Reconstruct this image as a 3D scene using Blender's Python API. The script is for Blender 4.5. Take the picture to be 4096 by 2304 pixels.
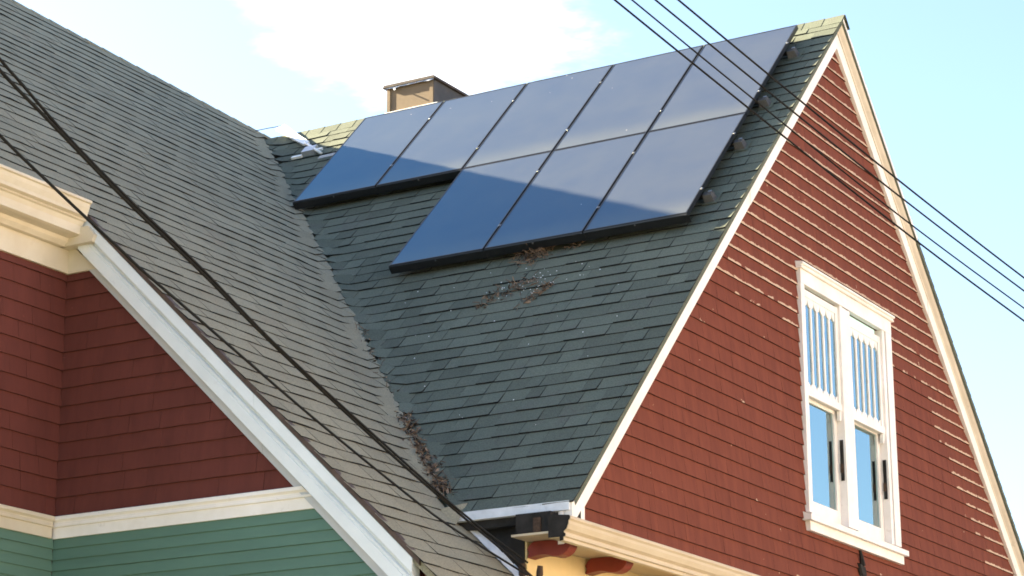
import bpy, math, random
from mathutils import Vector, Matrix
random.seed(7)
for o in list(bpy.data.objects): bpy.data.objects.remove(o)
sc = bpy.context.scene
col = sc.collection
Z0 = 10.33                                   # height of the red gable's apex above the ground

# ------------------------------------------------------------------ camera
cd = bpy.data.cameras.new('camera'); cam = bpy.data.objects.new('camera', cd); col.objects.link(cam)
CAM = Vector((7.887, -19.659, -8.728 + Z0))
YAW, PITCH, ROLL = math.radians(120.529), math.radians(16.03), math.radians(-0.215)
fw = Vector((math.cos(YAW)*math.cos(PITCH), math.sin(YAW)*math.cos(PITCH), math.sin(PITCH)))
rt = Vector((math.sin(YAW), -math.cos(YAW), 0)); up = rt.cross(fw)
rt, up = math.cos(ROLL)*rt + math.sin(ROLL)*up, -math.sin(ROLL)*rt + math.cos(ROLL)*up
cam.matrix_world = Matrix(((rt.x, up.x, -fw.x, CAM.x), (rt.y, up.y, -fw.y, CAM.y), (rt.z, up.z, -fw.z, CAM.z), (0, 0, 0, 1)))
cd.sensor_width = 36; cd.lens = 9352.4/4096*36; cd.clip_end = 6000; cd.clip_start = .1
sc.camera = cam

# ------------------------------------------------------------------ sky, sun, exposure
SUND = Vector((-1.0, -0.13, 0.465)).normalized()          # towards the sun
EL = math.asin(SUND.z); AZ = math.atan2(SUND.x, SUND.y)
w = bpy.data.worlds.new('World'); sc.world = w; w.use_nodes = True
nt = w.node_tree; nt.nodes.clear()
N = nt.nodes.new; L = nt.links.new
wo = N('ShaderNodeOutputWorld'); bg = N('ShaderNodeBackground'); sky = N('ShaderNodeTexSky')
sky.sky_type = 'NISHITA'; sky.sun_disc = False; sky.sun_elevation = EL; sky.sun_rotation = AZ
sky.altitude = 20; sky.air_density = 1.0; sky.dust_density = 1.8; sky.ozone_density = 2.0
bg.inputs['Strength'].default_value = 0.057
tc = N('ShaderNodeTexCoord')
# scattered fair-weather cloud on a flat deck over the whole sky
sp = N('ShaderNodeSeparateXYZ'); L(tc.outputs['Generated'], sp.inputs[0])
mx = N('ShaderNodeMath'); mx.operation = 'MAXIMUM'; mx.inputs[1].default_value = 0.06; L(sp.outputs['Z'], mx.inputs[0])
dx = N('ShaderNodeMath'); dx.operation = 'DIVIDE'; L(sp.outputs['X'], dx.inputs[0]); L(mx.outputs[0], dx.inputs[1])
dy = N('ShaderNodeMath'); dy.operation = 'DIVIDE'; L(sp.outputs['Y'], dy.inputs[0]); L(mx.outputs[0], dy.inputs[1])
cb = N('ShaderNodeCombineXYZ'); L(dx.outputs[0], cb.inputs[0]); L(dy.outputs[0], cb.inputs[1])
nz = N('ShaderNodeTexNoise'); nz.inputs['Scale'].default_value = 2.2; nz.inputs['Detail'].default_value = 7; nz.inputs['Roughness'].default_value = .58
L(cb.outputs[0], nz.inputs['Vector'])
CLOUD = nz
# one larger cloud bank behind the ridge
vs = N('ShaderNodeVectorMath'); vs.operation = 'DISTANCE'; L(cb.outputs[0], vs.inputs[0]); vs.inputs[1].default_value = (-1.33, 2.05, 0)
mr = N('ShaderNodeMapRange'); mr.interpolation_type = 'SMOOTHSTEP'; L(vs.outputs['Value'], mr.inputs['Value'])
mr.inputs['From Min'].default_value = 0.0; mr.inputs['From Max'].default_value = .40; mr.inputs['To Min'].default_value = .36; mr.inputs['To Max'].default_value = 0
ad = N('ShaderNodeMath'); ad.operation = 'ADD'; L(nz.outputs['Fac'], ad.inputs[0]); L(mr.outputs[0], ad.inputs[1])
cr = N('ShaderNodeMapRange'); cr.interpolation_type = 'SMOOTHSTEP'; L(ad.outputs[0], cr.inputs['Value'])
cr.inputs['From Min'].default_value = .62; cr.inputs['From Max'].default_value = .84; cr.inputs['To Max'].default_value = .85
cm = N('ShaderNodeMix'); cm.data_type = 'RGBA'; L(cr.outputs[0], cm.inputs['Factor']); L(sky.outputs[0], cm.inputs['A'])
cm.inputs['B'].default_value = (6.5, 6.3, 6.1, 1)
L(cm.outputs['Result'], bg.inputs['Color']); L(bg.outputs[0], wo.inputs[0])

sl = bpy.data.lights.new('sun', 'SUN'); so = bpy.data.objects.new('sun', sl); col.objects.link(so)
sl.energy = 5.0; sl.angle = math.radians(.55); sl.color = (1, .85, .58)
so.rotation_euler = SUND.to_track_quat('Z', 'Y').to_euler(); so.location = (-30, 0, 40)

sc.render.engine = 'CYCLES'; sc.cycles.filter_width = 1.75
sc.view_settings.view_transform = 'Standard'; sc.view_settings.look = 'None'; sc.view_settings.gamma = 1
sc.view_settings.exposure = 2.95; sc.view_settings.use_curve_mapping = False

# ------------------------------------------------------------------ materials
def mat(name, c, rough=.7, var=.12, scale=6, c2=None, bump=0, bscale=40, spec=.3, stretch=(1, 1, 1), metal=0, tone=0, dirt=None):
    m = bpy.data.materials.new(name); m.use_nodes = True
    t = m.node_tree; b = t.nodes['Principled BSDF']; n = t.nodes.new; l = t.links.new
    b.inputs['Roughness'].default_value = rough; b.inputs['Specular IOR Level'].default_value = spec; b.inputs['Metallic'].default_value = metal
    g = n('ShaderNodeNewGeometry'); mp = n('ShaderNodeMapping'); mp.inputs['Scale'].default_value = stretch
    l(g.outputs['Position'], mp.inputs['Vector'])
    no = n('ShaderNodeTexNoise'); no.inputs['Scale'].default_value = scale; no.inputs['Detail'].default_value = 6; no.inputs['Roughness'].default_value = .62
    l(mp.outputs[0], no.inputs['Vector'])
    c2 = c2 or tuple(max(0, x*(1-2.2*var)) for x in c)
    r = n('ShaderNodeMapRange'); l(no.outputs['Fac'], r.inputs['Value']); r.inputs['From Min'].default_value = .3; r.inputs['From Max'].default_value = .7
    mxn = n('ShaderNodeMix'); mxn.data_type = 'RGBA'; l(r.outputs[0], mxn.inputs['Factor'])
    mxn.inputs['A'].default_value = (*c2, 1); mxn.inputs['B'].default_value = (*c, 1)
    out = mxn.outputs['Result']
    if tone:
        a = n('ShaderNodeAttribute'); a.attribute_name = 'pc'; s = n('ShaderNodeSeparateColor'); l(a.outputs['Color'], s.inputs[0])
        q = n('ShaderNodeMapRange'); l(s.outputs['Blue'], q.inputs['Value']); q.inputs['To Min'].default_value = 1-tone; q.inputs['To Max'].default_value = 1+tone
        v = n('ShaderNodeVectorMath'); v.operation = 'SCALE'; l(out, v.inputs[0]); l(q.outputs[0], v.inputs['Scale']); out = v.outputs[0]
    if dirt:
        dn = n('ShaderNodeTexNoise'); dn.inputs['Scale'].default_value = dirt[1]; dn.inputs['Detail'].default_value = 8; dn.inputs['Roughness'].default_value = .7
        l(mp.outputs[0], dn.inputs['Vector'])
        dr = n('ShaderNodeMapRange'); l(dn.outputs['Fac'], dr.inputs['Value']); dr.inputs['From Min'].default_value = dirt[2]; dr.inputs['From Max'].default_value = dirt[2]+.14
        dr.inputs['To Max'].default_value = dirt[3] if len(dirt) > 3 else .7
        dm = n('ShaderNodeMix'); dm.data_type = 'RGBA'; l(dr.outputs[0], dm.inputs['Factor']); l(out, dm.inputs['A']); dm.inputs['B'].default_value = (*dirt[0], 1)
        out = dm.outputs['Result']
    l(out, b.inputs['Base Color'])
    if bump:
        bn = n('ShaderNodeTexNoise'); bn.inputs['Scale'].default_value = bscale; bn.inputs['Detail'].default_value = 4; l(mp.outputs[0], bn.inputs['Vector'])
        bu = n('ShaderNodeBump'); bu.inputs['Strength'].default_value = bump; bu.inputs['Distance'].default_value = .08/bscale
        l(bn.outputs['Fac'], bu.inputs['Height']); l(bu.outputs[0], b.inputs['Normal'])
    return m

M = {}
def roof_mat(name, ca, cb_, cc):
    """asphalt granules: per-tab tone, speckle and slow weathering"""
    m = mat(name, ca, .92, .1, 1.1, cb_, bump=.35, bscale=160, spec=.15, tone=.16, dirt=(cc, 2.3, .56, .55))
    t = m.node_tree; b = t.nodes['Principled BSDF']; n = t.nodes.new; l = t.links.new
    src = b.inputs['Base Color'].links[0].from_socket
    g = n('ShaderNodeNewGeometry'); no = n('ShaderNodeTexNoise'); no.inputs['Scale'].default_value = 90; no.inputs['Detail'].default_value = 2
    l(g.outputs['Position'], no.inputs['Vector'])
    r = n('ShaderNodeMapRange'); l(no.outputs['Fac'], r.inputs['Value']); r.inputs['From Min'].default_value = .3; r.inputs['From Max'].default_value = .7; r.inputs['To Min'].default_value = .78; r.inputs['To Max'].default_value = 1.22
    v = n('ShaderNodeVectorMath'); v.operation = 'SCALE'; l(src, v.inputs[0]); l(r.outputs[0], v.inputs['Scale']); l(v.outputs[0], b.inputs['Base Color'])
    return m
M['roofA'] = roof_mat('green_grey_shingle', (.118, .130, .100), (.097, .110, .087), (.107, .101, .089))
M['roofB'] = roof_mat('grey_brown_shingle', (.272, .252, .182), (.228, .210, .152), (.252, .200, .140))
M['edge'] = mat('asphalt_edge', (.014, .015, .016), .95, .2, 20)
def wall_mat(name, c, c2, cream, tone=.05):
    """painted wood shingle; paint peels from the butt where the pc attribute says it is worn"""
    m = mat(name, c, .8, .1, 3.2, c2, bump=.25, bscale=26, spec=.10, stretch=(3.5, 3.5, .7), tone=tone)
    t = m.node_tree; b = t.nodes['Principled BSDF']; n = t.nodes.new; l = t.links.new
    src = b.inputs['Base Color'].links[0].from_socket
    a = n('ShaderNodeAttribute'); a.attribute_name = 'pc'; s = n('ShaderNodeSeparateColor'); l(a.outputs['Color'], s.inputs[0])
    g = n('ShaderNodeNewGeometry'); mp = n('ShaderNodeMapping'); mp.inputs['Scale'].default_value = (1, 1, 1); l(g.outputs['Position'], mp.inputs['Vector'])
    no = n('ShaderNodeTexNoise'); no.inputs['Scale'].default_value = 13; no.inputs['Detail'].default_value = 5; no.inputs['Roughness'].default_value = .6; l(mp.outputs[0], no.inputs['Vector'])
    # wear height = peel * (noise) ; cream where v < wear height
    r = n('ShaderNodeMapRange'); l(no.outputs['Fac'], r.inputs['Value']); r.inputs['From Min'].default_value = .34; r.inputs['From Max'].default_value = .66; r.inputs['To Min'].default_value = .08; r.inputs['To Max'].default_value = .20
    n3 = n('ShaderNodeTexNoise'); n3.inputs['Scale'].default_value = 2.6; n3.inputs['Detail'].default_value = 6; n3.inputs['Roughness'].default_value = .7; l(mp.outputs[0], n3.inputs['Vector'])
    s3 = n('ShaderNodeMath'); s3.operation = 'ADD'; l(n3.outputs['Fac'], s3.inputs[0]); l(s.outputs['Green'], s3.inputs[1])       # longer unbroken runs where wear is heavy
    p3 = n('ShaderNodeMath'); p3.operation = 'GREATER_THAN'; l(s3.outputs[0], p3.inputs[0]); p3.inputs[1].default_value = .82
    mu = n('ShaderNodeMath'); mu.operation = 'MULTIPLY'; l(r.outputs[0], mu.inputs[0]); l(p3.outputs[0], mu.inputs[1])
    lt = n('ShaderNodeMath'); lt.operation = 'LESS_THAN'; l(s.outputs['Red'], lt.inputs[0]); l(mu.outputs[0], lt.inputs[1])
    # small isolated flakes
    n2 = n('ShaderNodeTexNoise'); n2.inputs['Scale'].default_value = 15; n2.inputs['Detail'].default_value = 3; l(mp.outputs[0], n2.inputs['Vector'])
    g2 = n('ShaderNodeMath'); g2.operation = 'GREATER_THAN'; l(n2.outputs['Fac'], g2.inputs[0]); g2.inputs[1].default_value = .765
    mxx = n('ShaderNodeMath'); mxx.operation = 'MAXIMUM'; l(lt.outputs[0], mxx.inputs[0]); l(g2.outputs[0], mxx.inputs[1])
    cmx = n('ShaderNodeMix'); cmx.data_type = 'RGBA'; l(mxx.outputs[0], cmx.inputs['Factor']); l(src, cmx.inputs['A']); cmx.inputs['B'].default_value = (*cream, 1)
    l(cmx.outputs['Result'], b.inputs['Base Color'])
    return m
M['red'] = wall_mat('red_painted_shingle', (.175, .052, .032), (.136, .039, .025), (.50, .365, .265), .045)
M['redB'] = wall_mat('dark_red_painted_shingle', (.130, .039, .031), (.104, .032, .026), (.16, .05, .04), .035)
M['red_shadow_edge'] = mat('red_butt_shadow_gap', (.075, .02, .016), .8, .2, 20)  # butts darkened to put the shadow gap under each course into the colour
M['green'] = mat('green_painted_clapboard', (.098, .185, .142), .6, .08, 2.0, (.082, .155, .122), bump=.12, stretch=(.6, .6, 4), tone=.07)
M['white'] = mat('white_trim_paint', (.84, .80, .78), .5, .05, 4, (.72, .68, .63), bump=.1, bscale=18, dirt=((.42, .36, .29), 8, .60, .55))
M['trimB'] = mat('cool_white_trim_paint', (.70, .74, .77), .5, .05, 4, (.63, .67, .70), bump=.08, bscale=18, dirt=((.40, .39, .37), 8, .62, .5))
M['friezeshadow'] = mat('shadowed_frieze_grey', (.50, .51, .53), .55, .06, 4, bump=.1)  # frieze greyed to carry the crown's shadow in its colour
M['chimshadow'] = mat('shaded_chimney_side', (.085, .07, .062), .6, .2, 6)  # chimney flank darkened in its colour against the sunlit front
M['cream'] = mat('cream_trim_paint', (.55, .465, .34), .55, .06, 3, (.48, .39, .27), bump=.12, bscale=20, dirt=((.30, .22, .13), 5, .66, .6))
M['creamB'] = mat('pale_cream_cornice_paint', (.62, .56, .455), .55, .06, 3, (.53, .46, .35), bump=.1, bscale=20, dirt=((.42, .34, .24), 3, .60, .6))
M['beige'] = mat('beige_moulding_paint', (.66, .60, .51), .55, .06, 4, (.56, .50, .41), bump=.1, dirt=((.40, .33, .25), 7, .60, .6))
M['yellow'] = mat('warm_yellow_wall_paint', (.72, .55, .28), .6, .06, 3, bump=.1)
M['scroll'] = mat('scroll_red_paint', (.21, .035, .022), .5, .1, 6, dirt=((.5, .18, .10), 9, .70))
M['dark'] = mat('dark_parts_and_eave_shadow', (.03, .027, .025), .9, .3, 8)  # dark parts, and surfaces painted near-black for the shadow under the eave
M['metal'] = mat('galvanised_metal', (.55, .57, .60), .42, .12, 12, metal=.55)
M['drip'] = mat('painted_drip_edge', (.70, .74, .80), .45, .1, 9, dirt=((.40, .42, .45), 12, .6))
M['black'] = mat('black_anodised_frame', (.010, .011, .013), .38, .2, 12, spec=.5)
M['alu'] = mat('bright_aluminium', (.42, .42, .42), .35, .1, 20, metal=.9)
M['feet'] = mat('grey_cast_mount', (.11, .11, .112), .6, .15, 14, metal=.2)
M['wire'] = mat('black_cable_jacket', (.011, .011, .012), .8, .25, 30, spec=.15)
M['chim'] = mat('tan_sheet_metal', (.20, .137, .078), .65, .12, 5, (.155, .105, .06), dirt=((.13, .09, .055), 7, .58))
M['cap'] = mat('rusty_dark_cap', (.11, .085, .075), .7, .3, 10)
M['conduit'] = mat('white_painted_conduit', (.82, .82, .80), .35, .05, 10)
M['leaf'] = mat('dead_leaf', (.24, .19, .155), .85, .3, 30, (.08, .058, .045), tone=.85)
M['twig'] = mat('dry_twig', (.22, .15, .10), .9, .3, 30, (.10, .065, .045), tone=.5)
M['ground'] = mat('pale_concrete_and_dry_grass', (.26, .24, .19), .95, .15, .25, (.13, .14, .08))
M['skyblue'] = mat('painted_sky_reflection', (.62, .98, 1.0), .8, .02, 3)  # blue of the sky's reflection in the panes, put into a surface colour
M['opp'] = mat('opposite_cream_clapboard', (.62, .54, .52), .7, .05, 2)
M['oproof'] = mat('opposite_dark_roof', (.12, .11, .10), .9, .2, 4)
M['inside'] = mat('dim_room', (.035, .03, .028), .9)
M['rust'] = mat('rusted_iron', (.10, .06, .04), .75, .3, 30, metal=.3)
M['brownflash'] = mat('brown_drip_flashing', (.10, .065, .05), .6, .2, 14)
m = bpy.data.materials.new('window_glass'); m.use_nodes = True; t = m.node_tree; t.nodes.clear()
o_ = t.nodes.new('ShaderNodeOutputMaterial'); mxs = t.nodes.new('ShaderNodeMixShader'); tr = t.nodes.new('ShaderNodeBsdfTransparent'); gl = t.nodes.new('ShaderNodeBsdfGlossy')
gl.inputs['Roughness'].default_value = .02; fr = t.nodes.new('ShaderNodeFresnel'); fr.inputs['IOR'].default_value = 6.0; gl.inputs['Color'].default_value = (.78, .97, 1, 1)
tr.inputs['Color'].default_value = (.92, .95, .95, 1)
t.links.new(fr.outputs[0], mxs.inputs[0]); t.links.new(tr.outputs[0], mxs.inputs[1]); t.links.new(gl.outputs[0], mxs.inputs[2]); t.links.new(mxs.outputs[0], o_.inputs[0])
M['glass'] = m
# solar glass: dark cells under a slightly dusty glossy front sheet (object space: y runs up the slope)
m = bpy.data.materials.new('dusty_solar_glass'); m.use_nodes = True; t = m.node_tree; b = t.nodes['Principled BSDF']; n = t.nodes.new; l = t.links.new
tcn = n('ShaderNodeTexCoord'); sx = n('ShaderNodeSeparateXYZ'); l(tcn.outputs['Object'], sx.inputs[0])
ge = n('ShaderNodeNewGeometry')
d1 = n('ShaderNodeTexNoise'); d1.inputs['Scale'].default_value = 2.2; d1.inputs['Detail'].default_value = 6; d1.inputs['Roughness'].default_value = .6; l(ge.outputs['Position'], d1.inputs['Vector'])
low = n('ShaderNodeMapRange'); low.interpolation_type = 'SMOOTHSTEP'; l(sx.outputs['Y'], low.inputs['Value']); low.inputs['From Min'].default_value = -.9; low.inputs['From Max'].default_value = -.55; low.inputs['To Min'].default_value = .11; low.inputs['To Max'].default_value = 0
d2 = n('ShaderNodeMapRange'); l(d1.outputs['Fac'], d2.inputs['Value']); d2.inputs['From Min'].default_value = .3; d2.inputs['From Max'].default_value = .7; d2.inputs['To Min'].default_value = .185; d2.inputs['To Max'].default_value = .235
da = n('ShaderNodeMath'); l(low.outputs[0], da.inputs[0]); l(d2.outputs[0], da.inputs[1])
dmx = n('ShaderNodeMix'); dmx.data_type = 'RGBA'; l(da.outputs[0], dmx.inputs['Factor']); dmx.inputs['A'].default_value = (.002, .010, .055, 1); dmx.inputs['B'].default_value = (.255, .242, .145, 1)
vo = n('ShaderNodeTexVoronoi'); vo.inputs['Scale'].default_value = 9; l(ge.outputs['Position'], vo.inputs['Vector'])
vw = n('ShaderNodeTexWhiteNoise'); l(vo.outputs['Color'], vw.inputs['Vector'])
lt = n('ShaderNodeMath'); lt.operation = 'LESS_THAN'; l(vo.outputs['Distance'], lt.inputs[0]); lt.inputs[1].default_value = .055
gt = n('ShaderNodeMath'); gt.operation = 'GREATER_THAN'; l(vw.outputs['Value'], gt.inputs[0]); gt.inputs[1].default_value = .90
mm = n('ShaderNodeMath'); mm.operation = 'MULTIPLY'; l(lt.outputs[0], mm.inputs[0]); l(gt.outputs[0], mm.inputs[1])
sm = n('ShaderNodeMix'); sm.data_type = 'RGBA'; l(mm.outputs[0], sm.inputs['Factor']); l(dmx.outputs['Result'], sm.inputs['A']); sm.inputs['B'].default_value = (.5, .5, .48, 1)
l(sm.outputs['Result'], b.inputs['Base Color']); b.inputs['Roughness'].default_value = .9; b.inputs['Specular IOR Level'].default_value = 0
pg = n('ShaderNodeBsdfGlossy'); pg.inputs['Color'].default_value = (.24, .59, .86, 1); pg.inputs['Roughness'].default_value = .30      # blue anti-reflection coat
pf = n('ShaderNodeFresnel'); pf.inputs['IOR'].default_value = 1.65; px_ = n('ShaderNodeMixShader'); po = t.nodes['Material Output']
l(pf.outputs[0], px_.inputs[0]); l(b.outputs[0], px_.inputs[1]); l(pg.outputs[0], px_.inputs[2]); l(px_.outputs[0], po.inputs['Surface'])
M['solar'] = m

# ------------------------------------------------------------------ mesh helpers
class MB:
    """collects faces; build() links them as one mesh object"""
    def __init__(s): s.v = []; s.f = []; s.m = []; s.a = []
    def add(s, verts, faces, mi=0, at=None):
        k = len(s.v); s.v += [tuple(p) for p in verts]
        s.a += at if at else [(.5, 0, .5, 1)]*len(verts)
        for i, f in enumerate(faces):
            s.f.append([k+j for j in f]); s.m.append(mi[i] if isinstance(mi, (list, tuple)) else mi)
        return s
    def box(s, x0, x1, y0, y1, z0, z1, mi=0):
        v = [(x, y, z) for z in (z0, z1) for y in (y0, y1) for x in (x0, x1)]
        return s.add(v, [(0, 2, 3, 1), (4, 5, 7, 6), (0, 1, 5, 4), (2, 6, 7, 3), (0, 4, 6, 2), (1, 3, 7, 5)], mi)
    def loft(s, rings, closed=True, caps=True, mi=0):
        k = len(rings[0]); v = [p for r in rings for p in r]; f = []
        for i in range(len(rings)-1):
            for j in range(k if closed else k-1):
                a, b_ = i*k+j, i*k+(j+1) % k
                f.append((a, b_, b_+k, a+k))
        if caps and closed: f += [tuple(range(k))[::-1], tuple(range((len(rings)-1)*k, len(rings)*k))]
        return s.add(v, f, mi)
    def tube(s, pts, r, n=6, mi=0):
        P = [Vector(p) for p in pts]; rings = []
        rr = r if isinstance(r, (list, tuple)) else [r]*len(P)
        for i, p in enumerate(P):
            d = (P[min(i+1, len(P)-1)]-P[max(i-1, 0)]).normalized()
            a = d.cross(Vector((0, 0, 1)) if abs(d.z) < .95 else Vector((1, 0, 0))).normalized(); b_ = d.cross(a)
            rings.append([p+rr[i]*(math.cos(2*math.pi*q/n)*a+math.sin(2*math.pi*q/n)*b_) for q in range(n)])
        return s.loft(rings, mi=mi)
    def build(s, name, mats, parent=None, zoff=Z0, smooth=False):
        me = bpy.data.meshes.new(name); me.from_pydata([(x, y, z+zoff) for x, y, z in s.v], [], s.f)
        if not isinstance(mats, (list, tuple)): mats = [mats]
        for q in mats: me.materials.append(M[q])
        if len(mats) > 1: me.polygons.foreach_set('material_index', s.m)
        at = me.attributes.new('pc', 'FLOAT_COLOR', 'POINT'); at.data.foreach_set('color', [c for q in s.a for c in q])
        if smooth: me.polygons.foreach_set('use_smooth', [True]*len(me.polygons))
        me.update(); import bmesh
        bm = bmesh.new(); bm.from_mesh(me); bmesh.ops.recalc_face_normals(bm, faces=bm.faces); bm.to_mesh(me); bm.free()
        o = bpy.data.objects.new(name, me); col.objects.link(o)
        if parent: attach(o, parent)
        return o
def attach(o, p):
    o.parent = p; o.matrix_parent_inverse = p.matrix_world.inverted() if p.type == 'EMPTY' else Matrix()
    if p.type != 'EMPTY' and p.parent: o.matrix_parent_inverse = Matrix()
def empty(name, loc, label, cat, group=None):
    o = bpy.data.objects.new(name, None); col.objects.link(o); o.empty_display_size = .3
    o.location = loc; o.matrix_world = Matrix.Translation(loc)
    return tag(o, label, cat, group)
def tag(o, label, cat, group=None, kind=None):
    o['label'] = label; o['category'] = cat
    if group: o['group'] = group
    if kind: o['kind'] = kind
    return o
def proj(p):
    d = Vector((p[0], p[1], p[2]+Z0)) - CAM; z = d.dot(fw)
    return 2048+9352.4*d.dot(rt)/z, 1152-9352.4*d.dot(up)/z, z
def inframe(p, mrg=60):
    u, v, z = proj(p); return -mrg < u < 4096+mrg and -mrg < v < 2304+mrg
def field(tabs, name, mats, parent, limit=300):
    """tabs: list of (centre, verts, faces, mi, attr): the nearest in view become parts, the rest one stuff part"""
    vis = [q for q in tabs if q[5]]; vis.sort(key=lambda q: proj(q[0])[2]); keep = set(id(q) for q in vis[:limit])
    rest = MB(); n_ = 0
    for q in tabs:
        if id(q) in keep: MB().add(*q[1:5]).build(name, mats, parent); n_ += 1
        else: rest.add(*q[1:5])
    if rest.f:
        o = rest.build(name+'_field', mats, parent); o['kind'] = 'stuff'
def wedge(O, u, v, n, u0, u1, d0, d1, th, gap, lift, sag, peel=0, tone=.5, warp=None, u0t=None, u1t=None):
    """one shingle: thin at the top edge d0, th thick at the butt d1"""
    a, b_ = u0+gap/2, u1-gap/2; mid = (a+b_)/2
    P = lambda x, d, h: O+u*x+v*d+n*h
    vs_ = [P(a if u0t is None else u0t, d0, .001), P(b_ if u1t is None else u1t, d0, .001), P(a, d1+sag[0], th+lift[0]), P(mid, d1+sag[1], th+lift[1]), P(b_, d1+sag[2], th+lift[2]),
           P(a, d1+sag[0], lift[0]*.6), P(mid, d1+sag[1], lift[1]*.6), P(b_, d1+sag[2], lift[2]*.6)]
    if warp: vs_ = [warp(p) for p in vs_]
    fs = [(0, 2, 3), (0, 3, 1), (1, 3, 4), (2, 5, 6, 3), (3, 6, 7, 4), (0, 5, 2), (1, 4, 7)]
    at = [(1, peel, tone, 1)]*2+[(0, peel, tone, 1)]*6
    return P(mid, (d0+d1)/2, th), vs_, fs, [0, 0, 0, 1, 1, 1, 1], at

# ------------------------------------------------------------------ geometry constants (apex frame; z = 0 at the red gable's apex)
TA = math.radians(45.807); cA, sA, tA = math.cos(TA), math.sin(TA), math.tan(TA)
kB = .957; TB = math.atan(kB); cB, sB = math.cos(TB), math.sin(TB)
zA = lambda y: -abs(y)*tA
zB = lambda x: -.244-kB*(x+6.64)
ridgeB = lambda y: -7.12+.0946*min(max(y, -9.8), .6)
GZ = -Z0
def smax(a, b_, k=.16):
    h = max(k-abs(a-b_), 0)/k; return max(a, b_)+h*h*k*.25
def warpA(p):
    if p.y > .1: return p
    za = zA(p.y); return Vector((p.x, p.y, p.z+smax(za, zB(p.x))-za)) if zB(p.x) < za+.2 else p
def warpB(p):
    if p.y > .1 or p.y < -5.42: return p
    za = zA(p.y); zb = zB(p.x); return Vector((p.x, p.y, p.z+smax(za, zb)-zb)) if za < zb+.2 else p

# ------------------------------------------------------------------ ground
g = MB(); g.add([(-2500, -2500, 0), (2500, -2500, 0), (2500, 2500, 0), (-2500, 2500, 0)], [(0, 1, 2, 3)])
go = g.build('ground', 'ground', zoff=0); go['kind'] = 'structure'

# ================================================================== red gable house
HA = empty('house', (-3.5, 0, 0), 'red shingled gable house whose green-grey roof carries the solar panels', 'house')
# walls behind the cladding
b = MB(); prof = [(-5.30, -5.74), (5.30, -5.74), (5.30, -5.62), (0, -.18), (-5.30, -5.62)]
b.loft([[(-.42, y, z) for y, z in prof], [(-6.0, y, z) for y, z in prof]])
def gpiece(P):
    b.loft([[(-.115, y, z) for y, z in P], [(-.41, y, z) for y, z in P]])
gz = lambda y: -abs(y)*math.tan(math.radians(45.807))-.15
gpiece([(-5.35, -5.74), (-1.06, -5.74), (-1.06, gz(1.06)), (-5.35, gz(5.35))])
gpiece([(1.03, -5.74), (5.35, -5.74), (5.35, gz(5.35)), (1.03, gz(1.03))])
gpiece([(-1.06, -5.74), (1.03, -5.74), (1.03, -5.02), (-1.06, -5.02)])
gpiece([(-1.06, -2.90), (1.03, -2.90), (1.03, gz(1.03)), (0, gz(0)), (-1.06, gz(1.06))])
WA = b.build('gable_wall', 'red', HA)
MB().box(-6.9, -.43, -5.36, 5.36, GZ, -5.80).build('lower_wall', 'yellow', HA)
MB().box(-6.0, -.445, -5.372, -5.362, -8, -5.75).build('front_wall_shadow_sheet', 'dark', HA)  # near-black sheet laid over the wall to paint the eave's shadow
# roof slabs
b = MB()
def slabA(s):
    ys = [0, s*5.44]; r = []
    for x in (.006, -7.4 if s < 0 else -7.0):
        r.append([(x, 0, -.012), (x, s*5.445, zA(5.445)-.012), (x, s*5.445-s*.02, zA(5.445)-.05), (x, 0, -.07)])
    return r
b.loft(slabA(-1)); b.loft(slabA(1))
RA = b.build('roof', ['roofA'], HA)
# front slope shingles
OA = Vector((0, 0, 0)); uA = Vector((1, 0, 0)); vA = Vector((0, -cA, -sA)); nA = Vector((0, -sA, cA))
tabs = []; EX = .1655; end = 7.865
for k in range(48):
    d1_ = end-k*EX; d0_ = d1_-EX*1.12
    if d1_ < .10: break
    d0_ = max(d0_, .0); x = -7.3-random.random()*.25
    while x < .018:
        wd = random.choice([.13, .17, .2, .24, .3, .34, .38]); x1 = min(x+wd, .022)
        if .022-x1 < .07: x1 = .022
        cy = -(d1_+d0_)/2*cA; xvf = lambda dd: -6.64-(zA(dd*cA)+.244)/kB-.012
        xa, xt = (max(x, xvf(d1_)), max(x, xvf(d0_))) if cy < -.02 else (x, x)
        cx = (xa+x1)/2; sag0 = .006*math.sin(x*1.1+k*.7)
        if x1 > xa+.02 and zB(cx) < zA(cy)+.10:
            th_ = random.choice([.006, .007, .011, .0135]); li = random.uniform(0, .003)
            lift = [li+random.uniform(0, .002), li, li+random.uniform(0, .002)]
            sag = [sag0+random.uniform(-.002, .002) for _ in range(3)]
            q = wedge(OA, uA, vA, nA, xa, x1, d0_, d1_, th_, .004, lift, sag, 0, random.random(), warpA, u0t=None if xa == x == xt else min(xt, x1-.004))
            dd = (d0_+d1_)/2; under = (-5.3 < cx < -.33 and .3 < dd < 2.15) or (-3.3 < cx < -.33 and dd < 3.95 and dd > .3)
            tabs.append((*q, inframe(q[0]) and not under and zB(cx) < zA(cy)-.02))
        x = x1
field(tabs, 'roof_shingle', ['roofA', 'edge'], RA)
# rear slope courses (only its rake edge can be seen)
b = MB()
for k in range(47):
    d1_ = end-k*EX
    for xx in range(7):
        q = wedge(OA, uA, Vector((0, cA, -sA)), Vector((0, sA, cA)), -xx-1+.004, -xx+.004, max(d1_-EX*1.1, 0), d1_, .012, .003, [0, 0, 0], [0, 0, 0], 0, random.random())
        b.add(*q[1:5])
o = b.build('rear_roof_shingles', ['roofA', 'edge'], RA); o['kind'] = 'stuff'
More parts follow.
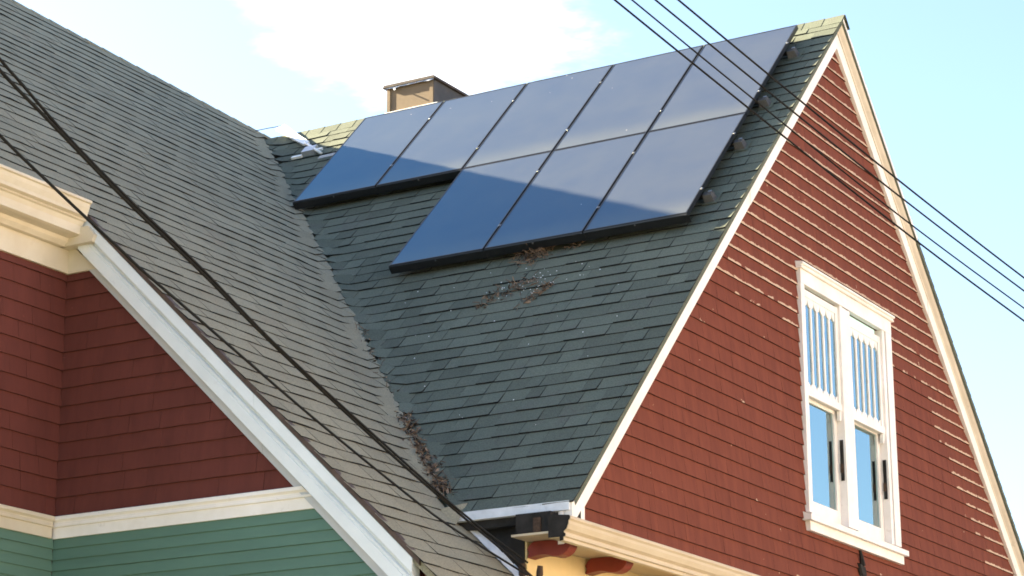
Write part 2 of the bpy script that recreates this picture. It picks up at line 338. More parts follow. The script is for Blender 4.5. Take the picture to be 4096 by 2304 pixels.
# ridge caps
x = .03; k = 0
while x > -6.95:
    x0 = x-.21; b = MB(); hh = .008; tn = random.random()
    for s in (-1, 1):
        d = Vector((0, s*cA, -sA)); nn = Vector((0, s*sA, cA))
        P = lambda xx, dd, h: Vector((xx, 0, 0))+d*dd+nn*h+Vector((0, 0, .002 if dd == 0 else 0))
        b.add([P(x, 0, hh+.006), P(x, .15, hh), P(x0-.02, .15, .004), P(x0-.02, 0, .010), P(x, .15, 0), P(x, 0, 0), P(x0-.02, .15, 0)],
              [(0, 1, 2, 3), (0, 5, 4, 1), (1, 4, 6, 2)], [0, 1, 1], [(.5, 0, tn, 1)]*7)
    b.build('ridge_shingle', ['roofA', 'edge'], RA); x = x0; k += 1
# gable shingles
tabs = []; EXW = .1325
OW = Vector((-.112, 0, 0)); uW = Vector((0, 1, 0)); vW = Vector((0, 0, -1)); nW = Vector((1, 0, 0))
def sstep(a, b_, x):
    t_ = min(max((x-a)/(b_-a), 0), 1); return t_*t_*(3-2*t_)
z = -5.735; row = 0
while z < -.22:
    ym = (-z-.19)/tA; y = -ym
    drop = .002*math.sin(row*2.1)
    while y < ym:
        y1 = min(y+random.choice([.09, .12, .15, .18, .22, .26]), ym)
        yc = (y+y1)/2
        if not (-1.10 < y and y1 < 1.045 and -5.10 < z and z+EXW < -2.78):
            ya, yb = y, y1
            if -5.06 < z < -2.83:
                if ya < -1.10 < yb: yb = -1.085
                if ya < 1.045 < yb: ya = 1.03
                if -1.1 <= ya and yb <= 1.045: y = y1; continue
            dl = ym+yc; drr = ym-yc
            pk = max(sstep(-3.7, -2.7, z)*(1 if yc < 1.2 else .85), sstep(1.5, .4, drr)*sstep(-5.5, -4.6, z)*.85, .25*sstep(.3, .05, drr), sstep(-3.35, -2.7, z)*.8 if yc > -1.1 else 0)
            if random.random() < .22: pk *= .45
            if pk < .1 and (random.random() < .04 or (yc < -1.0 and row % 5 == 2 and z > -4.0 and random.random() < .2)): pk = .26
            q = wedge(OW, uW, vW, nW, ya, yb, -z-EXW*1.08, -z, random.uniform(.0165, .019), .0007, [0, 0, 0],
                      [drop+random.uniform(-.0012, .0012) for _ in range(3)], pk, random.random())
            tabs.append((*q, inframe(q[0])))
        y = y1
    z += EXW; row += 1
field(tabs, 'wall_shingle', ['red', 'red_shadow_edge'], WA)
# rake mouldings
def rake(s, name, ycut, prof, m_):
    cuts = [0, 1.72+.4*(name[-1] == 'e'), 3.9-.5*(name[-1] == 'e'), ycut]          # three lengths of board, butted with open joints
    for i in range(3):
        e_ = random.uniform(-.0025, .0025); y0, y1 = cuts[i]+(.0015 if i else 0), cuts[i+1]-.0015; r = []
        for f_ in (0, .33, .67, 1):
            y = s*(y0+(y1-y0)*f_); w_ = random.uniform(-.002, .002)
            r.append([(x+e_, y, zA(y)-pp/cA+w_) for pp, x in prof])
        MB().loft(r).build(name, m_, HA)
crown = [(.008, 0.0), (.034, 0.0), (.040, -.010), (.052, -.016), (.066, -.030), (.082, -.058), (.092, -.064), (.092, -.118), (.008, -.118)]
frz = [(.0925, -.070), (.215, -.070), (.215, -.120), (.0925, -.120)]
for s, yc in ((-1, 5.46), (1, 5.50)):
    rake(s, 'rake_moulding', yc, crown, 'white' if s < 0 else 'beige'); rake(s, 'rake_frieze', yc, frz, 'white')
rake(1, 'rake_fillet', 5.50, [(.006, .006), (.036, .006), (.036, -.02), (.006, -.02)], 'white')
# worn, thicker foot of the left rake
b = MB(); r = []
for y in (-4.62, -5.0, -5.47):
    e_ = .0 if y > -4.7 else .02
    r.append([(.004, y, zA(y)-.006), (.004, y, zA(y)-.11/cA-e_), (-.05, y, zA(y)-.13/cA-e_), (-.05, y, zA(y)-.006)])
b.loft(r).build('rake_foot', 'white', HA)
MB().loft([[(-.066, -5.47, -5.74), (-.066, -5.16, -5.74), (-.066, -5.16, -5.47), (-.066, -5.47, -5.68)], [(-.1, -5.47, -5.74), (-.1, -5.16, -5.74), (-.1, -5.16, -5.47), (-.1, -5.47, -5.68)]]).build('corner_block', 'white', HA)
# eave: drip fascia, soffit
yE = -5.475; zE = zA(5.475)
b = MB(); b.loft([[(x, yE-.012, zE+.010), (x, yE-.012, zE-.055), (x, yE+.015, zE-.06), (x, yE+.02, zE)] for x in (-1.06, -.012)]).build('eave_fascia', 'drip', HA)
MB().box(-1.3, -.02, yE+.025, -5.30, -5.75, -5.66).build('eave_soffit', 'dark', HA)  # soffit coloured near-black for the shadow it lies in
# cornice below the gable
pr = [(-.11, -5.735), (.055, -5.752), (.062, -5.76), (.062, -5.775), (.050, -5.79), (.048, -5.81), (.034, -5.845), (.012, -5.862), (.012, -5.872), (.024, -5.878), (.024, -5.896), (.008, -5.902), (.008, -5.925), (-.02, -5.93), (-.02, -5.90), (-.11, -5.90)]
b = MB().loft([[(x, y, z_) for x, z_ in pr] for y in (-5.60, -2.5, 0, 3, 5.6)]); b.build('cornice', 'cream', HA)
MB().loft([[(-.427, y0, z_), (-.112, y0-.0, z_), (-.024, y0, z_), (-.024, y1, z_), (-.427, y1, z_)] for (y0, y1, z_) in ((-5.585, 5.5, -5.862), (-5.585, 5.5, -5.846))]).build('cornice_soffit', 'cream', HA)
# dark cap painting the shadow inside the open end of the cornice box
MB().loft([[(x-.004, y, z_+.002) for x, z_ in pr] for y in (-5.606, -5.601)]).build('cornice_end_shadow', 'dark', HA)
MB().box(-.40, -.115, -5.57, -5.375, -5.844, -5.70).build('cornice_box_shadow', 'dark', HA)  # dark block added to carry the same shadow behind the cap
MB().box(-.25, -.19, -5.582, -5.572, -5.84, -5.74).build('rafter_tail', 'rust', HA)
# scroll brackets under the soffit
bp = [(-.353, -5.861), (-.251, -5.861), (-.137, -5.869), (-.092, -5.878), (-.055, -5.893), (-.059, -5.92), (-.082, -5.951), (-.116, -5.972), (-.155, -5.981), (-.195, -5.978), (-.24, -5.966), (-.28, -5.96), (-.32, -5.961), (-.354, -5.966), (-.403, -5.974), (-.391, -5.94), (-.405, -5.914), (-.388, -5.886)]
bp = [(x-.02, z_-.004) for x, z_ in bp]
for y in (-5.365, -4.51, -3.40, -2.55, -1.70, -.85, 0):
    MB().loft([[(x, y, z_) for x, z_ in bp], [(x, y+.11, z_) for x, z_ in bp]]).build('scroll_bracket', 'scroll', HA)
# step flashing where the neighbour's roof meets the front wall
for i in range(7):
    x = -1.0+i*.095
    MB().add([(x, -5.378, zB(x)-.005), (x+.12, -5.378, zB(x+.12)-.005), (x+.12, -5.378, zB(x+.12)+.075), (x, -5.378, zB(x)+.085),
              (x, -5.43, zB(x)+.02), (x+.12, -5.43, zB(x+.12)+.02)], [(0, 1, 2, 3), (0, 4, 5, 1), (3, 2, 5, 4)]).build('step_flashing', 'drip', HA)
# chimney box
CH = MB(); yC = .10
CH.box(-5.315, -4.735, yC, yC+.95, -.35, .335); CHo = CH.build('chimney', 'chim', HA)
MB().box(-4.734, -4.727, yC+.002, yC+.95, -.3, .33).build('side_shadow_sheet', 'chimshadow', CHo)  # sheet added over the flank to paint it as the shaded side
for x0, x1 in ((-5.321, -5.28), (-4.775, -4.73)):
    MB().box(x0, x1, yC-.010, yC-.001, .0, .325).build('corner_strip', 'chim', CHo)
b = MB().box(-5.365, -4.7, yC-.035, yC+1.0, .337, .352); b.build('cap', 'cap', CHo)
b = MB().box(-5.355, -4.715, yC-.024, yC+.98, .353, .372); b.build('cap_top', 'cap', CHo)
b = MB(); b.loft([[(-5.33+i*.0615, yC-.024-.004*(i % 2), .336), (-5.33+i*.0615, yC-.028-.004*(i % 2), .336-random.uniform(.012, .024)), (-5.33+i*.0615, yC-.022, .336)] for i in range(11)])
b.build('drip_edge', 'metal', CHo)
b = MB(); b.add([(-5.235, yC-.026, .325), (-5.2, yC-.026, .322), (-5.18, yC-.055, .285), (-5.2, yC-.055, .28), (-5.235, yC-.024, .325), (-5.2, yC-.024, .322), (-5.18, yC-.053, .285), (-5.2, yC-.053, .28)],
                [(0, 1, 2, 3), (4, 7, 6, 5), (0, 4, 5, 1), (1, 5, 6, 2), (2, 6, 7, 3), (3, 7, 4, 0)]); b.build('bent_flap', 'metal', CHo)
MB().loft([[(x, yC-.03, .0), (x, yC-.012, .06), (x, yC-.002, .06), (x, yC-.002, 0)] for x in (-5.345, -5.075, -4.675)]).build('base_flashing', 'conduit', CHo)

# ------------------------------------------------------------------ twin gable window
WN = bpy.data.objects.new('window', None); col.objects.link(WN); WN.location = (-.1, 0, -4+Z0); WN.matrix_world = Matrix.Translation((-.1, 0, -4+Z0)); attach(WN, HA)
xF = -.068
b = MB().box(-.12, xF, -1.105, -1.022, -5.0, -2.93); b.build('side_casing', 'white', WN)
b = MB().box(-.12, xF, .822, 1.05, -5.0, -2.93)
MB().box(-.12, xF, .905, 1.05, -5.0, -2.93).build('side_casing', 'white', WN)
MB().box(-.12, xF-.004, -.212, .022, -5.0, -2.94).build('mullion', 'white', WN)
MB().box(-.12, xF+.002, -1.105, 1.05, -2.929, -2.80).build('head_casing', 'white', WN)
cp = [(-.11, -2.799), (-.045, -2.799), (-.04, -2.79), (-.05, -2.77), (-.03, -2.762), (-.03, -2.745), (-.11, -2.73)]
MB().loft([[(x, y, z_) for x, z_ in cp] for y in (-1.13, 1.075)]).build('head_moulding', 'white', WN)
MB().loft([[(x, y, z_) for x, z_ in [(-.12, -5.0), (-.04, -5.03), (-.025, -5.032), (-.025, -5.082), (-.12, -5.082)]] for y in (-1.17, 1.12)]).build('sill', 'white', WN)
MB().box(-.12, -.06, -1.115, 1.075, -5.165, -5.083).build('apron', 'white', WN)
MB().box(-.405, -.395, -1.05, 1.02, -5.01, -2.91).build('room_backing', 'inside', WN)
for (a, c) in ((-1.022, -.212), (.022, .822)):
    # jamb liners
    MB().box(-.30, -.075, a-.02, a-.001, -5.0, -2.93).build('jamb', 'white', WN)
    MB().box(-.30, -.073, c+.001, c+.06, -5.0, -2.93).build('jamb', 'white', WN)
    MB().box(-.126, -.094, c-.010, c-.0005, -4.575, -4.20).build('sash_weight_slot', 'dark', WN)
    MB().box(-.128, -.092, c-.016, c-.0105, -4.50, -4.42).build('sash_catch', 'rust', WN)
    # upper sash
    xs = -.095; zt, zb_ = -2.955, -3.935
    dz = 0 if a < 0 else -.045
    zt_, zb2 = zt+dz, zb_+dz*.4
    MB().box(xs-.035, xs, a+.002, a+.06, zb2, zt_).build('sash_stile', 'white', WN)
    MB().box(xs-.035, xs, c-.06, c-.002, zb2, zt_).build('sash_stile', 'white', WN)
    MB().box(xs-.034, xs-.001, a+.061, c-.061, zt_-.065, zt_).build('sash_rail', 'white', WN)
    MB().box(xs-.034, xs+.006, a+.0, c-.0, zb2, zb2+.065).build('meeting_rail', 'white', WN)
    for q in (a+.002, c-.05):
        b = MB(); pz = [(0, 0), (.048, 0), (.045, -.05), (.03, -.085), (.012, -.095), (0, -.09)] if q > a+.1 else [(0, 0), (.048, 0), (.048, -.09), (.03, -.095), (.01, -.07), (0, -.04)]
        b.loft([[(xx, q+y_, zb2-.001+z_) for y_, z_ in pz] for xx in (xs-.03, xs)]).build('sash_horn', 'white', WN)
    g0, g1 = a+.061, c-.061; gt_, gb_ = zt_-.066, zb2+.066; npan = 5; pw = (g1-g0)/npan
    for i in range(1, npan):
        yy = g0+i*pw
        MB().box(xs-.026, xs-.004, yy-.014, yy+.014, gb_, gt_).build('muntin', 'white', WN)
    # pointed heads and feet of each light
    for i in range(npan):
        y0_, y1_ = g0+i*pw, g0+(i+1)*pw; ym_ = (y0_+y1_)/2
        for ztop, sg in ((gt_, -1), (gb_, 1)):
            hgt = .085 if sg < 0 else .06
            for e0, s2 in ((y0_+.014, 1), (y1_-.014, -1)):
                half = abs(ym_-e0); arc = [(e0, ztop), (ym_, ztop)]
                for q in range(7):
                    f_ = q/6; arc.append((ym_-s2*half*(1-math.cos(f_*math.pi/2)), ztop+sg*hgt*math.sin(f_*math.pi/2)*.98))
                arc = arc[:1]+arc[1:]
                MB().loft([[(xx, y_, z_) for y_, z_ in arc] for xx in (xs-.025, xs-.005)]).build('arched_spandrel', 'white', WN)
    for i in range(npan):
        MB().box(xs-.018, xs-.015, g0+i*pw+.001, g0+(i+1)*pw-.001, gb_-.005, gt_+.005).build('pane', 'glass', WN)
    # lower sash
    xs = -.145; zt_, zb2 = zb_+.02, -4.985
    MB().box(xs-.035, xs, a+.002, a+.07, zb2, zt_).build('sash_stile', 'white', WN)
    MB().box(xs-.035, xs, c-.07, c-.002, zb2, zt_).build('sash_stile', 'white', WN)
    MB().box(xs-.034, xs-.001, a+.071, c-.071, zb2, zb2+.125).build('sash_rail', 'white', WN)
    MB().box(xs-.034, xs-.001, a+.071, c-.071, zt_-.05, zt_).build('sash_rail', 'white', WN)
    MB().box(xs-.02, xs-.017, a+.069, c-.069, zb2+.12, zt_-.045).build('pane', 'glass', WN)
    MB().box(-.192, -.188, a+.01, c-.20, -4.99, -3.93).build('sky_reflection_sheet', 'skyblue', WN)  # blue sheet added behind the glass to paint the sky's reflection
    MB().box(-.141, -.137, a+.03, c-.03, -3.928, -2.93).build('sky_reflection_sheet', 'skyblue', WN)  # same painted reflection behind the upper sash

# ================================================================== neighbouring house with the long shingled slope
HB = empty('house', (-7.2, -4, 0), 'neighbouring house with long grey-brown roof slope, dark red shingles and green clapboard', 'house')
XE = -.30
# walls
yW = -6.65; xL = -3.72
b = MB(); pr = [(xL-.012, GZ), (xL-.012, -3.30), (-7.2, -.05), (-10.7, -3.4), (-10.7, GZ)]
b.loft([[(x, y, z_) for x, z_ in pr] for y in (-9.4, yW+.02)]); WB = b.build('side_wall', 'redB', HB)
b = MB(); pr = [(-.55, GZ), (-.55, zB(-.55)-.16), (-7.2, -.05), (-13.8, -6.4), (-13.8, GZ)]
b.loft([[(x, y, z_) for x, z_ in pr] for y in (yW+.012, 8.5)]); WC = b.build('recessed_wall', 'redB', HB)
# roof sheets
b = MB()
def sheet(y0, y1, xlow):
    tp = lambda y: ridgeB(y)
    P = [(tp(y0), y0, zB(tp(y0))-.012), (xlow, y0, zB(xlow)-.012), (xlow, y1, zB(xlow)-.012), (tp(y1), y1, zB(tp(y1))-.012)]
    Q = [(x, y, z_-.06) for x, y, z_ in P]
    b.add(P+Q, [(0, 1, 2, 3), (7, 6, 5, 4), (0, 4, 5, 1), (1, 5, 6, 2), (2, 6, 7, 3), (3, 7, 4, 0)])
sheet(-9.75, -6.741, -3.50); sheet(-6.739, -5.40, XE); sheet(-5.399, -.2, -.99)
# far slope
P = [(ridgeB(-9.75), -9.75, zB(ridgeB(-9.75))-.02), (-14.2, -9.75, -6.3), (-14.2, .6, -6.3), (ridgeB(.6), .6, zB(ridgeB(.6))-.02)]
b.add(P+[(x, y, z_-.06) for x, y, z_ in P], [(0, 1, 2, 3), (7, 6, 5, 4), (0, 4, 5, 1), (1, 5, 6, 2), (2, 6, 7, 3), (3, 7, 4, 0)])
P = [(ridgeB(.6), .601, zB(ridgeB(.6))-.02), (-14.2, .601, -6.3), (-14.2, 8.8, -6.3), (ridgeB(.6), 8.8, zB(ridgeB(.6))-.02)]
b.add(P+[(x, y, z_-.06) for x, y, z_ in P], [(0, 1, 2, 3), (7, 6, 5, 4), (0, 4, 5, 1), (1, 5, 6, 2), (2, 6, 7, 3), (3, 7, 4, 0)])
P = [(ridgeB(-.2), -.2, zB(ridgeB(-.2))-.012), (-5.2, -.2, zB(-5.2)-.012), (-5.2, 8.8, zB(-5.2)-.012), (ridgeB(.6), 8.8, zB(ridgeB(.6))-.012)]
b.add(P+[(x, y, z_-.06) for x, y, z_ in P], [(0, 1, 2, 3), (7, 6, 5, 4), (0, 4, 5, 1), (1, 5, 6, 2), (2, 6, 7, 3), (3, 7, 4, 0)])
RB = b.build('roof', ['roofB'], HB)
OB = Vector((-6.64, 0, -.244)); uB = Vector((0, 1, 0)); vB = Vector((cB, 0, -sB)); nB = Vector((sB, 0, cB))
tabs = []; EXB = .176; sEnd = (XE+.03+6.64)/cB; sCor = (-3.36+6.64)/cB; WT = .335
for k in range(64):
    d1_ = sEnd-k*EXB; d0_ = d1_-EXB*1.12
    if d1_ < -1.35: break
    y = -9.78+(k % 2)*WT/2+random.uniform(-.01, .01)-.3
    ph = random.random()*6
    while y < .5:
        y1 = y+WT*random.choice([1, 1, 1, .97, 1.03])
        ya = max(y, -9.77); yb = y1; yc = (ya+yb)/2; xx = OB.x+(d0_+d1_)/2*cB; zz = zB(xx)
        ok = yb > ya+.03 and xx > ridgeB(yc)+.02
        if d1_ > sCor+.02:
            if yb < -6.76+.05: ok = False
            ya = max(ya, -6.775)
        yvf = lambda dd: zB(OB.x+dd*cB)/tA+.012
        yt = None
        if zz > -5.64 and zz < 0 and yb > yvf(d1_):
            yt = min(yb, yvf(d0_)); yb = min(yb, yvf(d1_)); yc = (ya+yb)/2
            if yb < ya+.004: yb = ya+.004; ok = ok and yt > ya+.03
        if yc > -5.36: ok = ok and (zA(yc) < zz+.10 if yc < 0 else xx < -6.6)
        elif yc > -5.5: pass
        if yc > -5.36 and zz < -5.66 and yc < -5.2: ok = True
        if ok:
            th_ = random.uniform(.005, .011); s0 = .015*math.sin(y*1.9+ph)+.008*math.sin(y*4.1+ph*2)
            s1 = .015*math.sin(yb*1.9+ph)+.008*math.sin(yb*4.1+ph*2); sm_ = (s0+s1)/2+random.uniform(.0, .012)
            cu = random.uniform(.001, .008)
            q = wedge(OB, uB, vB, nB, ya, yb, max(d0_, (ridgeB(yc)-OB.x)/cB), d1_, th_, .004, [random.uniform(0, .003), cu, random.uniform(0, .003)], [s0, sm_, s1], 0, .3+.4*random.random(), warpB, u1t=yt)
            tabs.append((*q, inframe(q[0]) and not (yc > -5.36 and zA(yc) > zz-.02)))
        y = y1
field(tabs, 'roof_shingle', ['roofB', 'edge'], RB)
# ridge caps
y = -9.75
while y < .5:
    b = MB(); y1 = y+.25; tn = random.random()
    r = []
    for yy, h in ((y, .02), (y1+.02, .006)):
        xr = ridgeB(yy); zr = zB(xr); r.append([(xr+.055, yy, zB(xr+.055)+.004+h*.5), (xr+.005, yy, zr+h*.6), (xr-.02, yy, zr+h*.6-.004), (xr-.14, yy, zr-.13+h*.5), (xr-.13, yy, zr-.15), (xr+.05, yy, zB(xr+.05)-.004)])
    b.loft(r); b.build('ridge_shingle', ['roofB'], RB); y = y1
# cladding shingles of the two red walls
def clad(O, u, n, u0f, u1f, z0, z1, ex, parent, mats, wmin, wmax, gap):
    tb = []; z = z0
    while z < z1:
        a, e = u0f(z), u1f(z); x = a; ztop = min(ex*1.08, z1-z+.02)
        first = True
        while x < e-.01:
            x1 = min(x+random.uniform(wmin, wmax), e)
            if e-x1 < wmin*.6: x1 = e
            q = wedge(O, u, Vector((0, 0, -1)), n, x, x1, -z-ztop, -z, random.uniform(.0165, .019), gap*random.choice([.15, .15, .15, .15, .4, 1.4]), [0, random.uniform(0, .002), 0],
                      [random.uniform(-.002, .002) for _ in range(3)], 0, random.random())
            tb.append((*q, inframe(q[0]))); x = x1
        z += ex
    field(tb, 'wall_shingle', mats, parent)
rkx = lambda z: -6.64-(z+.244+.30/cB)/kB       # x where the rake frieze meets the wall at height z
clad(Vector((0, yW, 0)), Vector((1, 0, 0)), Vector((0, -1, 0)), lambda z: xL, lambda z: rkx(z)+.03, -5.565, -3.69, .139, WC, ['redB', 'red_shadow_edge'], .16, .42, .003)
clad(Vector((xL, 0, 0)), Vector((0, 1, 0)), Vector((1, 0, 0)), lambda z: -9.38, lambda z: yW-.012, -5.565, -3.69, .139, WB, ['redB', 'red_shadow_edge'], .16, .42, .003)
# green clapboards
z = -5.725
for i in range(15):
    zt_ = z-i*.0835
    for kind_ in (0, 1):
        b = MB(); j = random.uniform(-.0015, .0015); tn = (.5, 0, random.random(), 1)
        if kind_ == 0:
            e = min(rkx(zt_-.0835)+.03, -.56)
            v_ = [(xL, yW-.004, zt_), (e, yW-.004, zt_), (e, yW-.016, zt_-.0835+j), (xL, yW-.016, zt_-.0835+j), (xL, yW+.01, zt_-.0835+j), (e, yW+.01, zt_-.0835+j)]
        else:
            v_ = [(xL+.004, -9.4, zt_), (xL+.004, yW-.018, zt_), (xL+.016, yW-.018, zt_-.0835+j), (xL+.016, -9.4, zt_-.0835+j), (xL-.01, -9.4, zt_-.0835+j), (xL-.01, yW-.018, zt_-.0835+j)]
        b.add(v_, [(0, 1, 2, 3), (3, 2, 5, 4)], 0, [tn]*6); b.build('clapboard', ['green'], WC if kind_ == 0 else WB)
# belt course
bel = [(0, -5.560), (.045, -5.575), (.047, -5.60), (.030, -5.615), (.028, -5.632), (.036, -5.637), (.036, -5.650), (.022, -5.655), (.022, -5.735), (0, -5.735)]
e0, e1 = rkx(-5.56)+.05, rkx(-5.735)+.05
MB().loft([[(xL+.001, yW-d, z_) for d, z_ in bel], [(rkx(z_)+.05, yW-d, z_) for d, z_ in bel]]).build('belt_course', 'white', HB)
MB().loft([[(xL+d, -9.4, z_) for d, z_ in bel], [(xL+d, yW-.05, z_) for d, z_ in bel]]).build('belt_course', 'creamB', HB)
# rake boards along the lower slope
def rakeB(name, prof, x0, x1, m_):
    xm = x0+(x1-x0)*random.uniform(.45, .62)
    for xa, xb in ((x0, xm-.001), (xm+.001, x1)):
        e_ = random.uniform(-.002, .002); r = []
        for f_ in (0, .5, 1):
            x = xa+(xb-xa)*f_; w_ = random.uniform(-.002, .002); r.append([(x, y_+e_, zB(x)-pp/cB+w_) for pp, y_ in prof])
        MB().loft(r).build(name, m_, HB)
xr0, xr1 = -3.55, -.50
rakeB('rake_crown', [(.035, -6.752), (.108, -6.756), (.118, -6.735), (.135, -6.722), (.135, -6.66), (.035, -6.66)], xr0, xr1, 'trimB')
rakeB('rake_board', [(.136, -6.718), (.146, -6.738), (.156, -6.738), (.160, -6.731), (.166, -6.731), (.170, -6.738), (.245, -6.738), (.245, -6.66), (.136, -6.66)], xr0, xr1, 'trimB')
rakeB('rake_frieze', [(.2455, -6.682), (.315, -6.682), (.315, -6.640), (.2455, -6.640)], xr0, xr1, 'friezeshadow')  # shadow under the rake board put into the grey
rakeB('drip_edge', [(-.004, -6.758), (.028, -6.760), (.033, -6.752), (.033, -6.70), (-.004, -6.70)], xr0-.02, xr1+.06, 'brownflash')
MB().box(-.60, -.535, -6.67, -6.56, GZ, -6.30).build('corner_board', 'white', HB)
# cornice return at the foot of the rake
MB().loft([[(x, y, z_) for y, z_ in [(-6.80, -6.36-.02*(x+.9)), (-6.62, -6.36-.02*(x+.9)), (-6.62, -6.55), (-6.77, -6.55), (-6.80, -6.46)]] for x in (-.80, -.42)]).build('cornice_return', 'white', HB)
MB().loft([[(x, y, z_) for x, z_ in [(XE+.0, -6.345), (XE+.10, -6.36), (XE+.09, -6.42), (XE+.05, -6.45), (XE+.0, -6.45)]] for y in (-6.78, -5.42)]).build('eave_gutter', 'creamB', HB)
# cornice of the front wing
yC1 = -6.80
MB().loft([[(x, y, z_) for x, z_ in [(-3.44, -3.205), (-3.385, -3.20), (-3.375, -3.206), (-3.375, -3.225), (-3.392, -3.232), (-3.398, -3.262), (-3.415, -3.30), (-3.418, -3.325), (-3.45, -3.335)]] for y in (-9.75, yC1)]).build('cornice_gutter', 'creamB', HB)
MB().loft([[(x, y, z_) for x, z_ in [(-3.455, -3.30), (-3.455, -3.345), (-3.475, -3.352), (-3.49, -3.385), (-3.49, -3.45), (-3.52, -3.458), (-3.60, -3.462), (-3.61, -3.49), (-3.64, -3.52), (-3.72, -3.52), (-3.72, -3.30)]] for y in (-9.75, -6.77)]).build('cornice_moulding', 'creamB', HB)
MB().box(xL-.005, xL+.032, -9.4, yW-.03, -3.70, -3.515).build('frieze', 'creamB', HB)
MB().loft([[(xL-.005, y, -3.702), (rkx(-3.70)+.05, y, -3.702), (rkx(-3.30)+.02, y, -3.30), (xL-.005, y, -3.30)] for y in (yW-.032, yW+.01)]).build('frieze_return', 'creamB', HB)
MB().loft([[(x, y, z_) for x, z_ in [(xL+.03, -3.52), (-3.37, -3.52), (-3.35, -3.47), (-3.42, -3.39), (xL+.03, -3.39)]] for y in (-6.79, -6.64)]).build('cornice_end_block', 'creamB', HB)

# ================================================================== solar array
PW, PH = 1.0, 1.804; a0, yo, zo = .316, -.339, -.134
rotP = Matrix(((1, 0, 0), (0, cA, -sA), (0, sA, cA)))       # local x right, y up the slope, z out of the roof
def panel_matrix(i, j):                                     # column i of five, row j of two: centre of the glass
    c = Vector((-a0-(5-i)*PW+PW/2, yo, zo+Z0))+vA*(PH*(j+.5))
    return Matrix.Translation(c) @ rotP.to_4x4()
GAP = .012
def panel_parts(root, skirt):
    hw, hh_ = PW/2-.010, PH/2-GAP/2
    f = MB(); fw_ = .011
    f.box(-hw, hw, -hh_, -hh_+fw_, -.042, .0); f.box(-hw, hw, hh_-fw_, hh_, -.042, .0)
    f.box(-hw, -hw+fw_, -hh_+fw_, hh_-fw_, -.042, .0); f.box(hw-fw_, hw, -hh_+fw_, hh_-fw_, -.042, .0)
    parts = [f.build('frame', 'black', zoff=0)]
    g_ = MB().box(-hw+fw_, hw-fw_, -hh_+fw_, hh_-fw_, -.030, -.003); parts.append(g_.build('glass', 'solar', zoff=0))
    for y in (-.22*PH*1.25, .22*PH*1.25):                   # mid clamps on the right-hand edge
        cbm = MB(); cbm.box(PW/2-.014, PW/2+.014, y-.011, y+.011, .0005, .004); cbm.tube([(PW/2, y, .004), (PW/2, y, .009)], .006, 6)
        parts.append(cbm.build('clamp', 'alu', zoff=0))
    for o in parts: o.parent = root
    return parts
def skirt_parts(root):
    hw = PW/2-GAP/2; s_ = MB()
    s_.loft([[(x, -PH/2-.004, -.001), (x, -PH/2-.014, -.012), (x, -PH/2-.016, -.082), (x, -PH/2-.004, -.086)] for x in (-hw, hw)])
    o = s_.build('array_skirt', 'black', zoff=0); o.parent = root
    bt = MB(); bt.tube([(0, -PH/2-.012, -.022), (0, -PH/2-.022, -.024)], .008, 8); o2 = bt.build('skirt_bolt', 'feet', zoff=0); o2.parent = root
    ct = MB().box(hw-.02, hw+.02, -PH/2-.020, -PH/2-.0165, -.087, -.012); o3 = ct.build('skirt_joint', 'black', zoff=0); o3.parent = root
labs = {(0, 0): 'black solar panel at the left end of the upper row, beside the valley',
        (1, 0): 'black solar panel in the upper row just below the tan chimney, second from left',
        (2, 0): 'black solar panel in the middle of the upper row, third from left',
        (3, 0): 'black solar panel in the upper row, fourth from left and crossed by the wires',
        (4, 0): 'black solar panel at the upper right corner of the array, nearest the ridge end',
        (2, 1): 'fully shaded left-hand solar panel of the lower row of three',
        (3, 1): 'half-shaded middle solar panel of the lower row of three',
        (4, 1): 'mostly sunlit right-hand solar panel of the lower row, beside the rake'}
proto = None
for (i, j), lb in labs.items():
    e = bpy.data.objects.new('solar_panel', None); col.objects.link(e); e.empty_display_size = .2
    e.matrix_world = panel_matrix(i, j); tag(e, lb, 'solar panel', 'solar panels on the green-grey slope')
    if proto is None: proto = panel_parts(e, False)
    else:
        for q in proto:
            c = q.copy(); col.objects.link(c); c.parent = e
    if j == 1 or i < 2: skirt_parts(e)
# rails ending in cast feet right of the array
rl = ['topmost mounting rail, its grey foot nearest the ridge end', 'second mounting rail from the ridge, grey foot beside upper row',
      'third mounting rail from the ridge, grey foot beside lower row', 'lowest mounting rail, grey foot beside the lower right panel']
for lb, dn in zip(rl, (.333+.42, .333+1.42, .333+PH+.42, .333+PH+1.36)):
    xl_ = -a0-5*PW if dn < 2.1 else -a0-3*PW
    c = Vector((0, 0, Z0))+vA*dn
    e = bpy.data.objects.new('mounting_rail', None); col.objects.link(e); e.empty_display_size = .2
    e.matrix_world = Matrix.Translation(c) @ rotP.to_4x4(); tag(e, lb, 'mounting rail', 'rails under the solar panels')
    o = MB().box(xl_+.03, -a0+.02, -.018, .018, .040, .082).build('rail', 'black', zoff=0); o.parent = e
    b = MB(); b.loft([[(x_, y_, 0.012) for x_, y_ in ((-.335, -.050), (-.24, -.050), (-.24, .035), (-.335, .035))], [(x_, y_, .085) for x_, y_ in ((-.33, -.038), (-.252, -.038), (-.252, .022), (-.33, .022))]])
    o = b.build('foot', 'feet', zoff=0); o.parent = e
    o = MB().box(-.288, -.256, -.005, .018, .0855, .096).build('end_cap', 'alu', zoff=0); o.parent = e
    o = MB().box(-.35, -.21, -.075, .10, .013, .016).build('flashing_plate', 'roofA', zoff=0); o.parent = e

